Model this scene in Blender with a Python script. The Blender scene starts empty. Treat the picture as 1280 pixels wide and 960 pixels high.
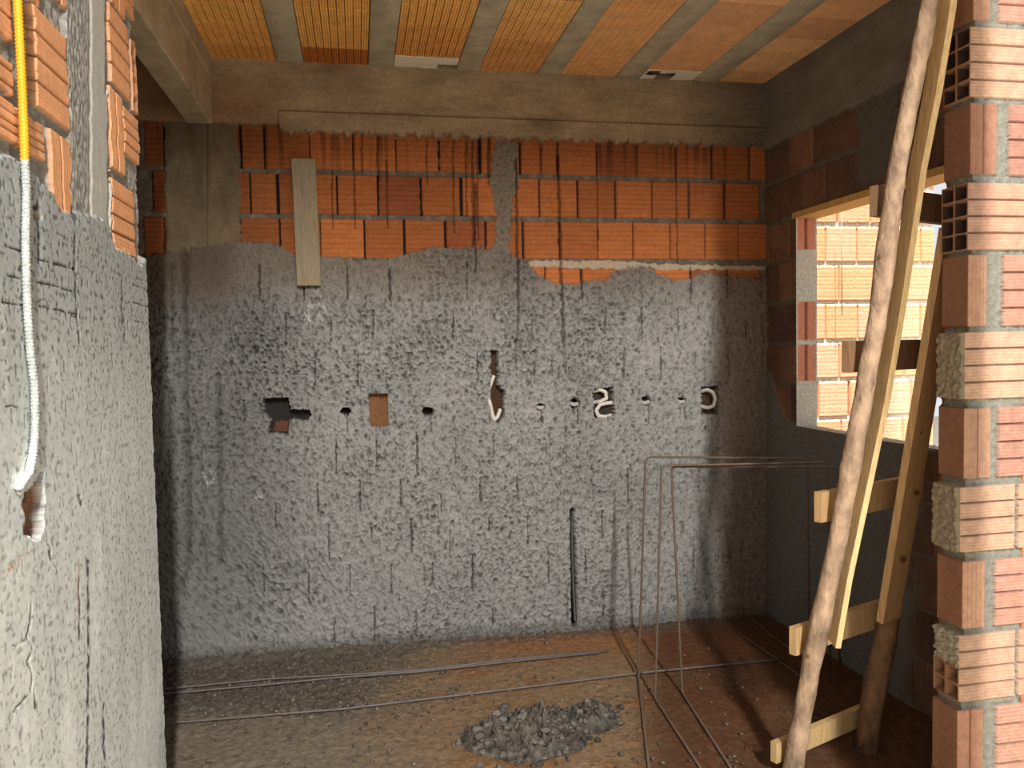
import bpy, math, random
import numpy as np
from mathutils import Vector, Matrix

random.seed(7)
rng = np.random.RandomState(11)
S = bpy.context.scene
COL = S.collection

# ------------------------------------------------------------------ camera model
F = 1000.0
H = 1.41                                    # camera height
AX = np.array([5200., -144., F]); AX /= np.linalg.norm(AX)
AY = np.array([-200., -42., F]); AY -= AX * (AX @ AY); AY /= np.linalg.norm(AY)
AZ = np.cross(AX, AY)
R = np.array([AX, AY, AZ])                  # world axes in camera (right, down, forward)
YB, XR, XL, YP, ZC = 3.78, 2.055, -0.57, 1.88, 2.70   # back wall, right wall, left wall, front pier, ceiling
ZB = 2.41                                   # beam underside

def ray(px, py): return R @ np.array([px - 640, py - 480, F])
def onY(px, py, v): d = ray(px, py); return d * (v / d[1]) + np.array([0, 0, H])
def onX(px, py, v): d = ray(px, py); return d * (v / d[0]) + np.array([0, 0, H])
def onZ(px, py, v): d = ray(px, py); return d * ((v - H) / d[2]) + np.array([0, 0, H])
def proj(x, y, z):
    z = z - H
    c = [x * R[0][k] + y * R[1][k] + z * R[2][k] for k in range(3)]
    return 640 + F * c[0] / c[2], 480 + F * c[1] / c[2]

# ------------------------------------------------------------------ numpy noise
def _tab(seed):
    r = np.random.RandomState(seed)
    a = r.rand(256) * 2 * np.pi
    return r.permutation(256), np.cos(a), np.sin(a)
_T = {}
def perlin(x, y, seed=0):
    if seed not in _T: _T[seed] = _tab(seed)
    p, gx, gy = _T[seed]
    xi = np.floor(x).astype(int); yi = np.floor(y).astype(int)
    xf = x - xi; yf = y - yi
    u = xf * xf * xf * (xf * (xf * 6 - 15) + 10); v = yf * yf * yf * (yf * (yf * 6 - 15) + 10)
    def g(i, j, dx, dy):
        h = p[(p[(xi + i) & 255] + yi + j) & 255]
        return gx[h] * dx + gy[h] * dy
    a = g(0, 0, xf, yf); b = g(1, 0, xf - 1, yf); c = g(0, 1, xf, yf - 1); d = g(1, 1, xf - 1, yf - 1)
    return (a + u * (b - a) + v * ((c + u * (d - c)) - (a + u * (b - a)))) * 1.5
def fbm(x, y, seed=0, o=3):
    s = 0; a = 1; t = 0
    for k in range(o):
        s = s + a * perlin(x * 2 ** k, y * 2 ** k, seed + k); t += a; a *= .5
    return s / t
def ss(a, b, x):
    t = np.clip((x - a) / (b - a), 0, 1); return t * t * (3 - 2 * t)
def lerp(a, b, t): return a + (b - a) * t
def cmix(C, col, m): 
    m = np.asarray(m)[..., None]; return C * (1 - m) + np.asarray(col) * m
def poly_in(PX, PY, pts):
    m = np.zeros(PX.shape, bool); n = len(pts)
    for i in range(n):
        x0, y0 = pts[i]; x1, y1 = pts[(i + 1) % n]
        if y0 == y1: continue
        c = ((y0 > PY) != (y1 > PY)) & (PX < (x1 - x0) * (PY - y0) / (y1 - y0) + x0)
        m ^= c
    return m
def seg_dist(PX, PY, pts):
    d = np.full(PX.shape, 1e9)
    for (x0, y0), (x1, y1) in zip(pts[:-1], pts[1:]):
        dx, dy = x1 - x0, y1 - y0; L = dx * dx + dy * dy + 1e-9
        t = np.clip(((PX - x0) * dx + (PY - y0) * dy) / L, 0, 1)
        d = np.minimum(d, np.hypot(PX - x0 - t * dx, PY - y0 - t * dy))
    return d
def srgb(r, g, b):
    f = lambda c: (c / 255 / 12.92) if c <= 10 else ((c / 255 + .055) / 1.055) ** 2.4
    return np.array([f(r), f(g), f(b)])

# ------------------------------------------------------------------ mesh building
class M:
    """collects quads/polys with one colour per vertex and links them as ONE mesh object"""
    def __init__(s): s.v = []; s.f = []; s.c = []; s.n = 0
    def add(s, verts, faces, col):
        verts = np.asarray(verts, float); k = len(verts)
        s.v.append(verts); col = np.asarray(col, float)
        s.c.append(np.broadcast_to(col, (k, 3)) if col.ndim == 1 else col)
        s.f.append([tuple(i + s.n for i in f) for f in faces] if not isinstance(faces, np.ndarray) else faces + s.n)
        s.n += k; return s
    def grid(s, P, C, alive=None, flip=False):
        a, b = P.shape[:2]
        i = np.arange(a * b).reshape(a, b)
        q = np.stack([i[:-1, :-1], i[1:, :-1], i[1:, 1:], i[:-1, 1:]], -1)
        if flip: q = q[..., ::-1]
        if alive is not None: q = q[alive[:-1, :-1] & alive[1:, :-1] & alive[1:, 1:] & alive[:-1, 1:]]
        return s.add(P.reshape(-1, 3), q.reshape(-1, 4), C.reshape(-1, 3))
    def box(s, lo, hi, col):
        x0, y0, z0 = lo; x1, y1, z1 = hi
        v = [(x0,y0,z0),(x1,y0,z0),(x1,y1,z0),(x0,y1,z0),(x0,y0,z1),(x1,y0,z1),(x1,y1,z1),(x0,y1,z1)]
        return s.add(v, [(0,3,2,1),(4,5,6,7),(0,1,5,4),(1,2,6,5),(2,3,7,6),(3,0,4,7)], col)
    def build(s, name, mat, parent=None, smooth=True):
        V = np.concatenate(s.v); C = np.concatenate(s.c)
        loops = []; starts = []; n = 0
        for f in s.f:
            if isinstance(f, np.ndarray):
                loops.append(f.ravel()); starts.append(n + np.arange(len(f)) * f.shape[1]); n += f.size
            else:
                for t in f: loops.append(np.array(t)); starts.append(np.array([n])); n += len(t)
        loops = np.concatenate(loops); starts = np.concatenate(starts)
        me = bpy.data.meshes.new(name)
        me.vertices.add(len(V)); me.vertices.foreach_set('co', V.ravel().astype(np.float32))
        me.loops.add(len(loops)); me.loops.foreach_set('vertex_index', loops.astype(np.int32))
        me.polygons.add(len(starts)); me.polygons.foreach_set('loop_start', starts.astype(np.int32))
        me.update(calc_edges=True); me.validate()
        me.polygons.foreach_set('use_smooth', np.full(len(me.polygons), bool(smooth)))
        at = me.color_attributes.new('Col', 'FLOAT_COLOR', 'POINT')
        at.data.foreach_set('color', np.concatenate([C, np.ones((len(C), 1))], 1).ravel().astype(np.float32))
        me.materials.append(mat)
        o = bpy.data.objects.new(name, me); COL.objects.link(o)
        if parent is not None: o.parent = parent
        return o
    def tube(s, pts, rad, col, n=10, caps=True, wob=0, seed=3):
        pts = np.asarray(pts, float); k = len(pts)
        rad = np.broadcast_to(np.asarray(rad, float), (k,))
        T = np.gradient(pts, axis=0); T /= np.linalg.norm(T, axis=1)[:, None]
        up = np.array([0, 0, 1.]) if abs(T[0][2]) < .9 else np.array([1., 0, 0])
        N = np.cross(T[0], up); N /= np.linalg.norm(N); V = []
        a = np.arange(n) / n * 2 * np.pi; L = 0
        for i in range(k):
            N = N - T[i] * (N @ T[i]); N /= np.linalg.norm(N); B = np.cross(T[i], N)
            if i: L += np.linalg.norm(pts[i] - pts[i - 1])
            r = rad[i] * np.ones(n)
            if wob: r = r * (1 + wob * fbm(np.cos(a) * 1.3 + 7, np.sin(a) * 1.3 + L * 9 + seed, seed, 3))
            V.append(pts[i] + r[:, None] * (np.cos(a)[:, None] * N + np.sin(a)[:, None] * B))
        f = []
        for i in range(k - 1):
            for j in range(n):
                f.append((i*n+j, i*n+(j+1) % n, (i+1)*n+(j+1) % n, (i+1)*n+j))
        if caps: f += [tuple(range(n))[::-1], tuple(range((k-1)*n, k*n))]
        col = np.asarray(col, float)
        if col.ndim == 2: col = np.repeat(col, n, 0)
        return s.add(np.concatenate(V), f, col)
    def beam(s, p0, p1, wd, w, td, t, col):
        p0, p1, wd, td = [np.asarray(q, float) for q in (p0, p1, wd, td)]
        v = []
        for p in (p0, p1):
            for a, b in ((-1, -1), (1, -1), (1, 1), (-1, 1)): v.append(p + wd * w / 2 * a + td * t / 2 * b)
        return s.add(v, [(0,1,2,3),(7,6,5,4),(0,4,5,1),(1,5,6,2),(2,6,7,3),(3,7,4,0)], col)
    def blob(s, c, r, col, seed, n=6):
        th = np.linspace(0, np.pi, n)[:, None]; ph = np.linspace(0, 2*np.pi, 2*n, endpoint=False)[None]
        d = np.stack([np.sin(th)*np.cos(ph), np.sin(th)*np.sin(ph), np.cos(th)+0*ph], -1)
        rr = 1 + .75 * fbm(d[..., 0] * 1.7 + seed * 1.37, d[..., 1] * 1.7 + d[..., 2] * 2.1 + seed * .73, 5, 2)
        P = np.asarray(c) + d * rr[..., None] * np.asarray(r)
        m = 2 * n; f = []
        for i in range(n - 1):
            for j in range(m): f.append((i*m+j, (i+1)*m+j, (i+1)*m+(j+1) % m, i*m+(j+1) % m))
        return s.add(P.reshape(-1, 3), f, col)

def tag(o, label=None, cat=None, group=None, kind=None):
    if label: o['label'] = label
    if cat: o['category'] = cat
    if group: o['group'] = group
    if kind: o['kind'] = kind
    return o
def struct(o, label=None, cat=None): return tag(o, label, cat, None, 'structure')
def empty(name, loc):
    o = bpy.data.objects.new(name, None); o.location = loc; COL.objects.link(o); return o
def rehome(o, parent):
    """parent a mesh built in world coordinates under an empty"""
    o.parent = parent; o.matrix_parent_inverse = Matrix.Translation(-Vector(parent.location)); return o
def place(o):
    """move a mesh's origin to the middle of its base"""
    me = o.data; n = len(me.vertices); a = np.empty(n*3, np.float32); me.vertices.foreach_get('co', a); a = a.reshape(-1, 3)
    c = np.array([(a[:,0].min()+a[:,0].max())/2, (a[:,1].min()+a[:,1].max())/2, a[:,2].min()], np.float32)
    me.vertices.foreach_set('co', (a - c).ravel()); me.update(); o.location = c.tolist(); return o

# ------------------------------------------------------------------ materials
def nn(nt, t, **k):
    n = nt.nodes.new(t)
    for a, b in k.items(): setattr(n, a, b)
    return n
def mat_attr(name, rough=.9, bump=(300, .004, .5), vary=(40, .25), spec=.2, stretch=(1, 1, 1), fine=None):
    m = bpy.data.materials.new(name); m.use_nodes = True; nt = m.node_tree
    b = nt.nodes['Principled BSDF']; b.inputs['Roughness'].default_value = rough; b.inputs['Specular IOR Level'].default_value = spec
    at = nn(nt, 'ShaderNodeVertexColor', layer_name='Col')
    tc = nn(nt, 'ShaderNodeTexCoord'); mp = nn(nt, 'ShaderNodeMapping'); mp.inputs['Scale'].default_value = stretch
    nt.links.new(tc.outputs['Object'], mp.inputs['Vector'])
    n1 = nn(nt, 'ShaderNodeTexNoise'); n1.inputs['Scale'].default_value = vary[0]; n1.inputs['Detail'].default_value = 6; n1.inputs['Roughness'].default_value = .65
    nt.links.new(mp.outputs[0], n1.inputs['Vector'])
    mr = nn(nt, 'ShaderNodeMapRange'); mr.inputs['From Min'].default_value = .25; mr.inputs['From Max'].default_value = .75
    mr.inputs['To Min'].default_value = 1 - vary[1]; mr.inputs['To Max'].default_value = 1 + vary[1]
    nt.links.new(n1.outputs['Fac'], mr.inputs['Value'])
    mx = nn(nt, 'ShaderNodeVectorMath', operation='SCALE')
    nt.links.new(at.outputs['Color'], mx.inputs[0]); nt.links.new(mr.outputs[0], mx.inputs['Scale'])
    nt.links.new(mx.outputs[0], b.inputs['Base Color'])
    n2 = nn(nt, 'ShaderNodeTexNoise'); n2.inputs['Scale'].default_value = bump[0]; n2.inputs['Detail'].default_value = 4
    nt.links.new(mp.outputs[0], n2.inputs['Vector'])
    bp = nn(nt, 'ShaderNodeBump'); bp.inputs['Distance'].default_value = bump[1]; bp.inputs['Strength'].default_value = bump[2]
    nt.links.new(n2.outputs['Fac'], bp.inputs['Height']); nt.links.new(bp.outputs[0], b.inputs['Normal'])
    return m
m_wall = mat_attr('masonry', .92, (260, .004, .6), (60, .22))
m_plain = mat_attr('concrete', .9, (120, .004, .4), (14, .28))
m_tile = mat_attr('ceramic_tile', .8, (200, .002, .4), (22, .2))
m_floor = mat_attr('dirt', .95, (180, .006, .8), (35, .4))
m_wood = mat_attr('timber', .75, (60, .003, .5), (30, .3), stretch=(4, 4, .35))
m_bark = mat_attr('bark', .8, (70, .006, .8), (26, .6), stretch=(1, 1, .5))
m_steel = mat_attr('steel_rod', .55, (400, .001, .4), (60, .3), spec=.5)
m_plast = mat_attr('plastic', .4, (200, .0005, .2), (20, .08), spec=.5)
m_foam = mat_attr('foam', .85, (350, .003, .5), (40, .06))
m_mort = mat_attr('mortar', .95, (220, .006, .8), (50, .3))

ORANGE = srgb(166, 98, 54); DKBRICK = srgb(122, 66, 44)
MORTAR = srgb(128, 116, 100); PLAST = srgb(139, 137, 132); CONC = srgb(166, 144, 114)
GAP = srgb(38, 26, 20)

def rnd(i, k=0):
    return np.modf(np.abs(np.sin(np.asarray(i) * 127.1 + k * 311.7) * 43758.5453))[0]

# ------------------------------------------------------------------ back wall
def build_back():
    st = .0037
    x = np.arange(-1.15, XR + .03, st); z = np.arange(-.04, ZC + .03, st)
    X, Z = np.meshgrid(x, z, indexing='ij')
    PX, PY = proj(X, YB, Z)
    wx = PX + 3.5 * fbm(X * 30, Z * 30, 1); wy = PY + 3.5 * fbm(X * 30, Z * 30, 4)
    fine = fbm(X * 160, Z * 160, 9, 2)
    # --- exposed hollow bricks
    rows = [(2.425, 2.236), (2.214, 2.035), (2.013, 1.834), (1.806, 1.63)]     # top, bottom of each course
    jx = [[180, 205, 300, 331, 387, 441, 495, 548, 600, 651, 697, 746, 796, 845, 890, 937, 985],
          [190, 213, 312, 347, 369, 421, 473, 526, 577, 628, 674, 722, 770, 815, 861, 906, 951],
          [180, 205, 300, 350, 401, 455, 506, 557, 607, 654, 700, 747, 792, 837, 882, 923, 965],
          [190, 324, 380, 434, 487, 535, 583, 630, 681, 727, 772, 818, 863, 908, 951]]
    h = -.007 + .004 * fbm(X * 60, Z * 60, 20); C = np.ones(X.shape + (3,)) * MORTAR * .55
    C = cmix(C, MORTAR * .9, ss(-.2, .5, fbm(X * 25, Z * 25, 22)) * .8)
    for r, (zt, zb) in enumerate(rows):
        zm = (zt + zb) / 2
        px0, py0 = proj(0.6, YB, zm)
        e = np.array([onY(p, proj((p-430)/266., YB, zm)[1], YB)[0] for p in jx[r]])
        k = np.searchsorted(e, X) - 1
        inr = (Z < zt + .003 * fbm(X * 20, Z * 0 + r, 3)) & (Z > zb + .003 * fbm(X * 20, Z * 0 + r + 5, 3)) & (k >= 0) & (k < len(e) - 1)
        kk = np.clip(k, 0, len(e) - 2)
        gap = np.where(rnd(kk, r + 50) > .78, .0012, .003 + .005 * rnd(kk, r)) + .0012 * fbm(X * 40, Z * 30, 61)
        d = np.minimum(X - e[kk], e[kk + 1] - X)
        solid = inr & (d > gap)
        gapm = inr & ~solid
        groove = (np.abs(np.mod((Z - zb) / (zt - zb) * 8, 1) - .5) * 2)
        hb = .004 * (rnd(kk, r + 9) - .5) - .0018 * ss(.75, 1, groove) + .0006 * fine
        col = ORANGE[None, None] * (.80 + .36 * rnd(kk, r + 3))[..., None] * (lerp(1, .62, ss(420, 300, PX)) * lerp(1, .85, ss(225, 170, PY)))[..., None]  # shade at the left end and top painted into the brick colour
        col = cmix(col, DKBRICK, (rnd(kk, r + 31) > .86) * .7)
        col = col * (1 - .25 * ss(.6, 1, groove))[..., None]
        col = col * (1 + .22 * fbm(X * 6 + kk * 3.1, Z * 55, 40))[..., None]
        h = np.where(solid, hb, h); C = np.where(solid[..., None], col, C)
        h = np.where(gapm, -.03, h); C = np.where(gapm[..., None], GAP, C)
    # vertical drips of slurry on the bricks
    for (px, y0, y1, w) in [(452, 165, 215, 1.5), (472, 170, 235, 1.5), (590, 168, 330, 2), (596, 175, 300, 1.2), (566, 170, 290, 1.3), (582, 180, 270, 1.3),
                            (483, 200, 285, 1.2), (415, 215, 285, 1.2), (442, 160, 285, 1.4), (533, 170, 230, 1.2), (610, 170, 230, 2), (676, 185, 215, 1.5), (746, 190, 300, 1), (845, 215, 335, 1)]:
        m = seg_dist(PX + 1.2 * perlin(X * 0, Z * 12, 3), PY, [(px, y0), (px + (y1 - y0) * .015, y1)]) < w
        C = np.where(m[..., None], C * .45, C); h = np.where(m & (h > -.02), h + .0015, h)
    drips = ss(.25, .6, perlin(X * 45, Z * 1.5, 71)) * ss(250, 170, PY)
    C = C * (1 - .45 * drips)[..., None]
    # mortar-filled chase between the bricks
    m = poly_in(wx * 1. + 5 * fbm(X * 50, Z * 50, 8), wy, [(622, 175), (646, 178), (648, 230), (640, 260), (636, 330), (616, 330), (620, 270), (612, 225), (616, 195)])
    h = np.where(m, .004 + .012 * np.abs(fbm(X * 60, Z * 60, 33)), h); C = np.where(m[..., None], MORTAR * .8 * (1 + .5 * fbm(X * 60, Z * 60, 33) + .3 * fine)[..., None], C)
    # mortar joint smear in the lower joint
    m = poly_in(wx, wy, [(660, 325), (760, 326), (790, 328), (830, 330), (960, 333), (960, 337), (820, 337), (700, 335), (662, 333)])
    h = np.where(m, .003 + .003 * fine, h); C = np.where(m[..., None], srgb(168, 150, 128), C)
    # concrete column at the left
    m = poly_in(PX + 1.5 * fine + 7 * fbm(X * 11, Z * 11, 52) * (np.abs(PX - 250) > 20), PY, [(205, 150), (298, 150), (300, 330), (210, 330)])
    hc = .006 + .002 * fbm(X * 30, Z * 8, 50) - .004 * (np.abs(PX - 258) < 2) + .004 * (PX > 260)
    h = np.where(m, hc, h)
    C = np.where(m[..., None], (CONC * .36 * np.clip(1 + .45 * fbm(X * 14, Z * 6, 51), .3, 2)[..., None]), C)
    # --- slurry plaster (chapisco)
    top = np.interp(PX, [150, 205, 232, 262, 300, 340, 366, 400, 430, 480, 510, 540, 570, 600, 630, 650, 662, 672, 690, 715, 735, 758, 766, 790, 812, 822, 845, 862, 880, 905, 960],
                        [322, 318, 312, 308, 303, 303, 318, 319, 323, 324, 318, 308, 311, 309, 312, 324, 332, 344, 352, 356, 352, 350, 340, 333, 334, 344, 350, 348, 341, 345, 348])
    ed = wy + 5 * fbm(X * 55, Z * 55, 60) - top
    pm = ss(-2.5, 2.5, ed)
    smooth_l = ss(310, 270, PX); smooth_r = ss(720, 860, PX)
    wxx = X + .006 * fbm(X * 45, Z * 45, 61); wzz = Z + .010 * fbm(X * 45, Z * 45, 64)
    big = fbm(wxx * 40, wzz * 27, 66, 2); mid = 1 - 2.2 * np.abs(perlin(wxx * 58 + 9, wzz * 40, 67)); diag = 1 - 2.2 * np.abs(perlin((wxx + wzz * .55) * 40, (wzz - wxx * .5) * 16, 168))
    tiny = fbm(X * 100, Z * 78, 69, 2)
    lump = .55 * big + .30 * mid + .36 * tiny
    dl = ss(560, 330, PX) * ss(560, 720, PY)
    lump = lerp(lump, .4 * diag + .35 * big + .25 * tiny, dl * .75)
    amp = .044 * (1 - .5 * smooth_l) * (1 - .62 * smooth_r) * lerp(1, .6, ss(430, 540, PY)) * (.4 + 1.0 * np.clip(fbm(X * 4, Z * 4, 70) + .5, 0, 1.1)) * lerp(.35, 1, ss(355, 400, PY - 12 * fbm(X * 9, Z * 9, 77)) + ss(480, 600, PX) * (1 - ss(355, 400, PY)))
    hp = .010 + np.maximum(amp * lump, -.014)
    # ghosts of the brick joints in the thin coat on the right
    for k in range(14):
        zj = 1.62 - .2 * k
        hp = hp - .0025 * np.exp(-((Z - zj + .002 * fbm(X * 15, Z * 0 + k, 3)) / .004) ** 2) * np.clip(fbm(X * 7, Z * 0 + k * 3, 72) + .3, 0, 1) * lerp(.5, 1.2, smooth_r)
    cp = PLAST * .95 * (.28 + .82 * ss(-.62, .36, lump))[..., None] * (1 + .16 * fbm(X * 3.2, Z * 3.2, 73))[..., None]  # hollows darkened and tips lightened, relief shading put into the colour
    cp = cp * lerp(1, .56, ss(440, 270, PX) * ss(900, 640, PY) + .35 * ss(330, 250, PX) * ss(640, 900, PY))[..., None]  # soft shade towards the left painted into the slurry colour
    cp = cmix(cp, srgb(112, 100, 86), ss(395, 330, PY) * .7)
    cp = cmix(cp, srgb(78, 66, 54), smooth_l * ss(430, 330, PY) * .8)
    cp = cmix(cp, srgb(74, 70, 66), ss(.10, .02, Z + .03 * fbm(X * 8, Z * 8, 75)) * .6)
    cp = cmix(cp, srgb(112, 88, 70), ss(1.70, 1.85, X) * .55)  # brownish shade of the right end tinted into the colour
    # pale spatter spots
    for (cx, cy, r) in [(392, 388, 22), (262, 600, 14), (655, 470, 12), (628, 390, 10), (325, 620, 8), (385, 395, 10)]:
        m = ss(r, r * .3, np.hypot((PX - cx), (PY - cy) * .7) + 8 * fine)
        cp = cmix(cp, srgb(196, 194, 190), m * ss(.2, .7, lump)); 
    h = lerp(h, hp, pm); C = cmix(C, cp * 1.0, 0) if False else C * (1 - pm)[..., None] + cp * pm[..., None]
    # vertical ridges and troughs at the left column
    for pts, w, dd in [([(231, 320), (233, 480), (236, 640), (236, 700), (226, 740)], 4, -.012), ([(272, 470), (275, 560), (276, 700)], 3.5, -.010), ([(212, 480), (213, 548)], 1.6, -.006),
                       ([(215, 330), (216, 440)], 2, -.005), ([(248, 480), (258, 600), (262, 700)], 5, .010)]:
        g = np.exp(-(seg_dist(wx, wy, pts) / w) ** 2)
        h = h + dd * g; 
        if dd < 0: C = C * (1 - .35 * g)[..., None]
    # slits left open at the vertical brick joints
    slits = [(324,332,374,2.2),(380,357,376,1.2),(434,332,374,1.6),(487,338,374,2.4),(583,330,376,1.5),(727,338,372,2.4),(863,336,373,2.6),(908,338,372,1.6),(951,340,372,1.2),
             (357,392,432,1.8),(413,398,428,1.2),(466,388,420,1.5),(566,386,426,1.6),(755,386,423,1.5),(801,384,423,1.8),(846,384,420,1.0),(890,398,420,1.2),(931,396,422,1.3),(664,390,424,1.0),
             (394,440,482,1.2),(447,442,482,1.5),(596,440,478,1.2),(689,446,470,1.2),(779,432,472,1.5),(825,434,474,1.5),(868,440,454,1.0),(909,440,470,1.0),
             (434,515,540,1.2),(676,512,528,1.6),(721,490,530,1.5),(810,504,530,1.4),(854,500,520,1.0),(538,516,540,1.0),
             (420,548,592,1.4),(470,548,590,1.2),(521,542,594,1.8),(569,546,582,1.0),(616,540,580,1.0),(706,520,580,1.0),
             (397,604,642,1.6),(450,600,640,1.6),(501,598,634,1.2),(551,618,640,1.4),(600,596,628,1.4),(646,596,624,1.4),(784,585,628,1.8),(873,580,616,1.4),(740,585,626,1.0),
             (411,655,700,1.4),(464,652,672,1.4),(514,648,690,2.0),(611,646,664,1.4),(659,640,680,1.4),(752,638,672,2.0),(562,655,690,1.0),(821,680,712,1.0),
             (489,705,742,1.4),(540,702,730,1.2),(590,692,738,2.0),(685,690,728,1.8),(731,686,728,1.6),(866,682,720,1.4),(911,680,710,1.0),(330,705,745,1.2),(437,706,740,1.0),
             (386,716,754,1.8),(418,772,808,1.2),(468,758,806,1.6),(708,738,776,1.2),(753,735,774,1.8),(615,760,790,1.0),(345,630,660,1.2),(520,760,795,1.0),
             (205,288,316,2.6),(305,500,528,1.2),(319,434,440,4.0)]
    dm = np.full(X.shape, 1e9)
    for (px, y0, y1, w) in slits:
        sub = (np.abs(PX - px) < 20) & (PY > y0 - 10) & (PY < y1 + 10)
        d = np.where(sub, seg_dist(PX + .8 * perlin(X * 30, Z * 30, 80), PY, [(px, y0), (px + .5, y1)]) / (w * (.5 + .5 * fbm(X * 45, Z * 45, 83))), 1e9)
        dm = np.minimum(dm, d)
    g = ss(1.25, .7, dm)
    h = lerp(h, h - .022, g); C = cmix(C, srgb(52, 47, 43), g * .75)
    # cable grooves cut with a disc, running down from the beam
    for pts, w in [([(697, 195), (699, 240), (701, 320), (703, 400), (705, 470)], 1.7), ([(645, 200), (647, 330), (647, 400), (643, 450)], 1.5), ([(594, 230), (594, 330), (594, 340)], 1.1)]:
        g = ss(1.5, .6, seg_dist(PX + 1.0 * perlin(X * 40, Z * 25, 81), PY, pts) / w) * ss(480, 400, PY)
        h = h - .010 * g; C = C * (1 - .6 * g)[..., None]
    # --- chases and boxes cut for the electrical conduit
    nz = 2.2 * fbm(X * 70, Z * 70, 85); QX = PX + nz; QY = PY + 2.2 * fbm(X * 70, Z * 70, 88)
    def cut(m, depth, col, rim=True):
        nonlocal h, C
        m = m.astype(float) if m.dtype == bool else m
        h = lerp(h, depth + .004 * fine, m); C = cmix(C, col, m)
    el = lambda cx, cy, rx, ry: ((QX - cx) / rx) ** 2 + ((QY - cy) / ry) ** 2 < 1
    cut(poly_in(QX, QY, [(330, 498), (360, 497), (364, 512), (386, 512), (389, 519), (384, 525), (362, 524), (360, 543), (336, 541), (339, 525), (331, 516)]), -.055, srgb(40, 36, 33))
    cut(poly_in(QX, QY, [(344, 528), (359, 526), (359, 541), (340, 540)]), -.06, srgb(92, 60, 46))
    cut(poly_in(PX + .5 * nz, PY + .5 * nz, [(461, 493), (485, 492), (486, 533), (463, 534)]), -.045, srgb(112, 78, 52))
    cut(el(432, 514, 6.5, 5), -.06, srgb(44, 32, 27)); cut(el(535, 514, 7.5, 5), -.06, srgb(40, 24, 20))
    cut(poly_in(QX, QY, [(613, 438), (622, 438), (622, 482), (630, 488), (630, 520), (622, 530), (614, 520), (612, 500), (614, 480)]), -.045, srgb(66, 46, 36))
    for (cx, cy, rx, ry) in [(675, 509, 6, 4.5), (718, 504, 6, 7), (807, 501, 6, 6), (852, 501, 5, 4.5)]: cut(el(cx, cy, rx, ry), -.05, srgb(44, 36, 31))
    cut(poly_in(QX, QY, [(741, 486), (766, 484), (768, 520), (742, 522)]), -.042, srgb(58, 50, 44))
    cut(poly_in(QX, QY, [(876, 484), (897, 482), (897, 518), (876, 518)]), -.042, srgb(84, 66, 54))
    # tall slot for the pipe near the floor
    cut(seg_dist(QX * .35 + PX * .65, PY, [(714.5, 638), (716, 700), (718, 779)]) < lerp(3.2, 4.2, ss(640, 760, PY)), -.05, srgb(40, 36, 32))
    # --- ring beam cast over the bricks
    zb = ZB - .004 * np.abs(fbm(X * 35, Z * 0, 90)) + .006
    low = X > onY(349, 150, YB)[0]
    zb = zb + np.where(low, -.022 - .03 * np.clip(fbm(X * 24, Z * 0 + 3, 92), -.3, 1), .012)
    bm = ss(-.003, .003, Z - zb)
    seam = ZB + .075
    hb = .022 + .002 * fbm(X * 12, Z * 40, 94) + np.where(low & (Z < seam), .014, 0)
    cb = CONC * np.clip(.86 + .34 * fbm(X * 4, Z * 9, 95) + .16 * fbm(X * 18, Z * 60, 96), .35, 1.6)[..., None]
    cb = cmix(cb, srgb(92, 68, 50), ss(.1, .6, fbm(X * 2.3, Z * 5, 97)) * .55)
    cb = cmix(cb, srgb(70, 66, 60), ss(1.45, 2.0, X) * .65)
    cb = cmix(cb, srgb(120, 70, 40), ss(-.2, -.45, X) * ss(2.66, 2.5, Z) * .4)
    sm = np.exp(-((Z - seam) / .004) ** 2) * low
    cb = cb * (1 - .4 * sm)[..., None]
    rag = low * ss(.03, .0, Z - zb) * ss(.0, .5, fbm(X * 70, Z * 70, 98))
    hb = hb - .012 * rag; cb = cb * (1 - .5 * rag)[..., None]
    h = lerp(h, hb, bm); C = C * (1 - bm)[..., None] + cb * bm[..., None]
    C = np.clip(C, .003, .9)
    P = np.stack([X, YB - h, Z], -1)
    m = M(); m.grid(P, C)
    m.box((-2.4, YB + .07, -.1), (XR + .1, YB + .16, ZC + .1), MORTAR)      # masonry behind the skin
    m.box((-2.4, YB - .0, -.05), (-1.14, YB + .1, ZC + .05), MORTAR)
    return struct(m.build('wall_back', m_wall), 'hollow brick back wall half covered in dark rough cement slurry', 'wall')

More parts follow.
